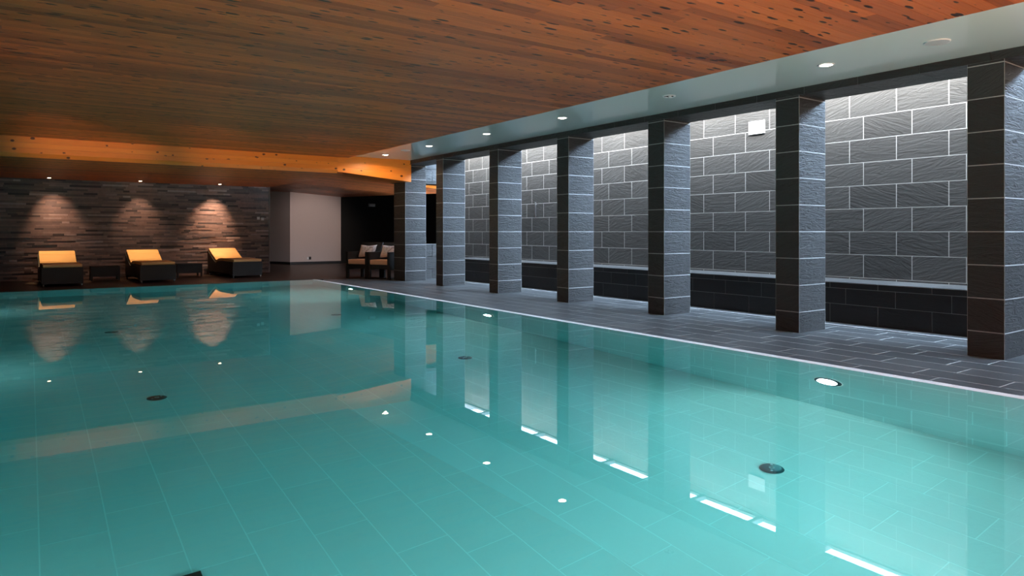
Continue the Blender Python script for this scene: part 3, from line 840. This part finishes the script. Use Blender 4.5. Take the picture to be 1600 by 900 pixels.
# local +y must point to the back (0.877, 0.476): right-handed frame keeps +x = E_, +y = rotated E_ by +90deg = (0.877, 0.476)
chairs = []
for k, (p, lab) in enumerate(((P1, 'black wicker armchair with terracotta seat, the left and farther of the two'), (P2, 'black wicker armchair with terracotta seat, half hidden behind the last pillar'))):
    o = ch if k == 0 else copy_tree(ch)
    o.location = (p.x, p.y, 0); o.rotation_euler = (0, 0, rz); tag(o, lab, 'armchair', 'wicker armchairs beside the far pillar')
    chairs.append(o)
def make_pillow():
    mb = MB(); N = 14; W2 = 0.245
    def pt(i, j, s):
        u, v = i/N*2-1, j/N*2-1
        pin = 1-0.10*(1-v*v)*u*u*0-0.0
        x = u*0.245*(1-0.13*(1-u*u)*0 - 0.10*(1-abs(v))*abs(u)); z = v*0.165*(1-0.16*(1-abs(u))*abs(v))
        th = 0.075*((1-u**4)*(1-v**4))**0.6
        return (x, s*th, z)
    G = {}
    for s in (1, -1):
        for i in range(N+1):
            for j in range(N+1):
                if s == -1 and (i in (0, N) or j in (0, N)): G[s, i, j] = G[1, i, j]
                else: G[s, i, j] = mb.bm.verts.new(pt(i, j, s))
    for s in (1, -1):
        for i in range(N):
            for j in range(N):
                f = mb.bm.faces.new([G[s, i, j], G[s, i+1, j], G[s, i+1, j+1], G[s, i, j+1]]); f.smooth = True
    return mb.build('throw_pillow', M['pillow'])
pl = make_pillow()
for k, (c, lab) in enumerate(zip(chairs, ('patterned cream throw pillow on the left armchair', 'patterned cream throw pillow on the armchair by the pillar'))):
    o = pl if k == 0 else pl.copy()
    if k: COL.objects.link(o)
    m = Matrix.Translation(c.location) @ Matrix.Rotation(rz, 4, 'Z') @ Matrix.Translation((0.32, 0.43, 0.650)) @ Matrix.Rotation(R(-20), 4, 'X')
    o.matrix_world = m
    o.location = m.to_translation(); o.rotation_euler = m.to_euler()
    tag(o, lab, 'pillow', 'throw pillows on the armchairs')

# small dark plant by the last pillars
root = empty('potted_plant', (7.80, 13.80, 0)); tag(root, 'small dark low plant on the floor behind the sixth pillar, by the end wall', 'plant')
mb = MB(); mb.lathe([(0.0001, 0.0), (0.09, 0.0), (0.12, 0.07), (0.11, 0.07), (0.085, 0.02)], seg=24); mb.build('pot', M['black'], root)
mb = MB()
for i in range(70):
    a = random.uniform(0, 2*PI); el = random.uniform(0.1, 1.4); L = random.uniform(0.10, 0.19)
    d = Vector((math.cos(a)*math.cos(el), math.sin(a)*math.cos(el), math.sin(el))); s = Vector((-math.sin(a), math.cos(a), 0))*0.014
    b = Vector((0, 0, 0.05)); m_ = b+d*L*0.6; t_ = b+d*L+Vector((0, 0, -0.02))
    mb.face([b, m_-s, t_, m_+s], smooth=False)
mb.build('leaves', M['leaf'], root, recalc=False)

# added warm uplighters, unseen behind the viewer, to brighten the plank ceiling
for x, pw_ in ((-0.4, 850), (2.2, 950), (4.6, 780)):
    root = empty('added_uplighter', (x, -2.3, 0)); tag(root, 'added floor uplighter on the near deck behind the viewer', 'added floor light', 'added uplighters on the near deck')
    mb = MB(); mb.cyl((0, 0, 0.01), 0.12, 0.02); mb.cyl((0, 0, 0.11), 0.03, 0.19); mb.build('stand', M['steel'], root)
    mb = MB(); mb.lathe([(0.03, 0.20), (0.09, 0.26), (0.11, 0.32), (0.105, 0.32), (0.085, 0.262), (0.03, 0.205)]); mb.build('bowl', M['steel'], root)
    spot('uplighter_fill', (x, -2.3, 0.34), (x+0.3, 0.05, 2.7), pw_, (1.0, 0.64, 0.42), 90, 0.9, 0.07)

for y, tx, ty, pw_ in ((5.6, 1.6, 9.0, 90),):  # added uplighter on the unseen left deck, more light for the ceiling
    root = empty('added_uplighter', (-1.75, y, 0)); tag(root, 'added floor uplighter on the left deck outside the photo', 'added floor light', 'added uplighters on the left deck')
    mb = MB(); mb.cyl((0, 0, 0.01), 0.12, 0.02); mb.cyl((0, 0, 0.11), 0.03, 0.19); mb.build('stand', M['steel'], root)
    mb = MB(); mb.lathe([(0.03, 0.20), (0.09, 0.26), (0.11, 0.32), (0.105, 0.32), (0.085, 0.262), (0.03, 0.205)]); mb.build('bowl', M['steel'], root)
    spot('uplighter_fill', (-1.75, y, 0.34), (tx, ty, 2.62), pw_, (1.0, 0.56, 0.32), 76, 1.0, 0.07)

# added unseen washer aimed along the hall to brighten the timber beam
root = empty('added_beam_washer', (-1.75, 4.6, 0)); tag(root, 'added floor washer on the left deck outside the photo, aimed at the timber beam', 'added floor light')
mb = MB(); mb.cyl((0, 0, 0.01), 0.12, 0.02); mb.cyl((0, 0, 0.11), 0.03, 0.19); mb.build('stand', M['steel'], root)
mb = MB(); mb.lathe([(0.03, 0.20), (0.09, 0.26), (0.11, 0.32), (0.105, 0.32), (0.085, 0.262), (0.03, 0.205)]); mb.build('bowl', M['steel'], root)
for tx in (0.9, 3.6, 6.2):
    spot('washer_fill', (-1.75, 4.6, 0.34), (tx, FY, 2.62), 1350, (1.0, 0.60, 0.27), 15, 1.0, 0.05)

# ------------------------------------------------------------------ daylight
w = bpy.data.worlds.new('sky'); bpy.context.scene.world = w; w.use_nodes = True
nt = w.node_tree; bg = nt.nodes['Background']
tc = nt.nodes.new('ShaderNodeTexCoord'); sx = nt.nodes.new('ShaderNodeSeparateXYZ'); nt.links.new(tc.outputs['Generated'], sx.inputs[0])
mr = nt.nodes.new('ShaderNodeMapRange'); mr.inputs[1].default_value = -0.65; mr.inputs[2].default_value = 0.15; nt.links.new(sx.outputs[0], mr.inputs[0])
mxw = nt.nodes.new('ShaderNodeMix'); mxw.data_type = 'RGBA'
mxw.inputs[6].default_value = (1.0, 0.98, 0.93, 1); mxw.inputs[7].default_value = (0.52, 0.73, 1.0, 1)   # bright cloud towards -X, blue sky elsewhere
nt.links.new(mr.outputs[0], mxw.inputs[0]); nt.links.new(mxw.outputs[2], bg.inputs[0])
m1 = nt.nodes.new('ShaderNodeMath'); m1.operation = 'MULTIPLY'; m1.inputs[1].default_value = -125.0; m1.use_clamp = False; nt.links.new(sx.outputs[1], m1.inputs[0])
m2 = nt.nodes.new('ShaderNodeMath'); m2.operation = 'MAXIMUM'; m2.inputs[1].default_value = 0.0; nt.links.new(m1.outputs[0], m2.inputs[0])
m3 = nt.nodes.new('ShaderNodeMath'); m3.operation = 'ADD'; m3.inputs[1].default_value = 24.0; nt.links.new(m2.outputs[0], m3.inputs[0])
nt.links.new(m3.outputs[0], bg.inputs[1])                       # sky brightness raised towards -Y to light the pillar faces
def portal(loc, rot, sx, sy):
    l = bpy.data.lights.new('daylight_portal', 'AREA'); l.shape = 'RECTANGLE'; l.size = sx; l.size_y = sy
    l.cycles.is_portal = True
    o = link(bpy.data.objects.new('daylight_portal', l)); o.location = loc; o.rotation_euler = rot
portal(((SKX+WALLX)/2, (YN+14.55)/2, ZS+0.17), (0, 0, 0), WALLX-SKX+0.3, 14.55-YN)
portal(((NW[0]+NW[1])/2, YN-0.21, (NW[2]+NW[3])/2), (R(90), 0, 0), NW[1]-NW[0], NW[3]-NW[2])

# ------------------------------------------------------------------ camera
cam = bpy.data.cameras.new('camera'); co = link(bpy.data.objects.new('camera', cam))
co.location = (0, 0, EYE); co.rotation_euler = (R(90), 0, -R(35.32))
cam.sensor_width = 36.0; cam.lens = 24.0; cam.shift_y = -88/1600; cam.clip_start = 0.05
sc = bpy.context.scene
sc.camera = co
sc.view_settings.view_transform = 'Standard'; sc.view_settings.look = 'None'
sc.view_settings.gamma = 1.0; sc.view_settings.use_curve_mapping = False
sc.view_settings.exposure = 0.0
cy = sc.cycles
cy.use_denoising = True
try: cy.denoiser = 'OPENIMAGEDENOISE'
except Exception: pass
cy.max_bounces = 14; cy.diffuse_bounces = 6; cy.glossy_bounces = 6; cy.transmission_bounces = 10; cy.transparent_max_bounces = 8
cy.sample_clamp_indirect = 6.0
cy.caustics_reflective = True; cy.caustics_refractive = True; cy.blur_glossy = 0.5
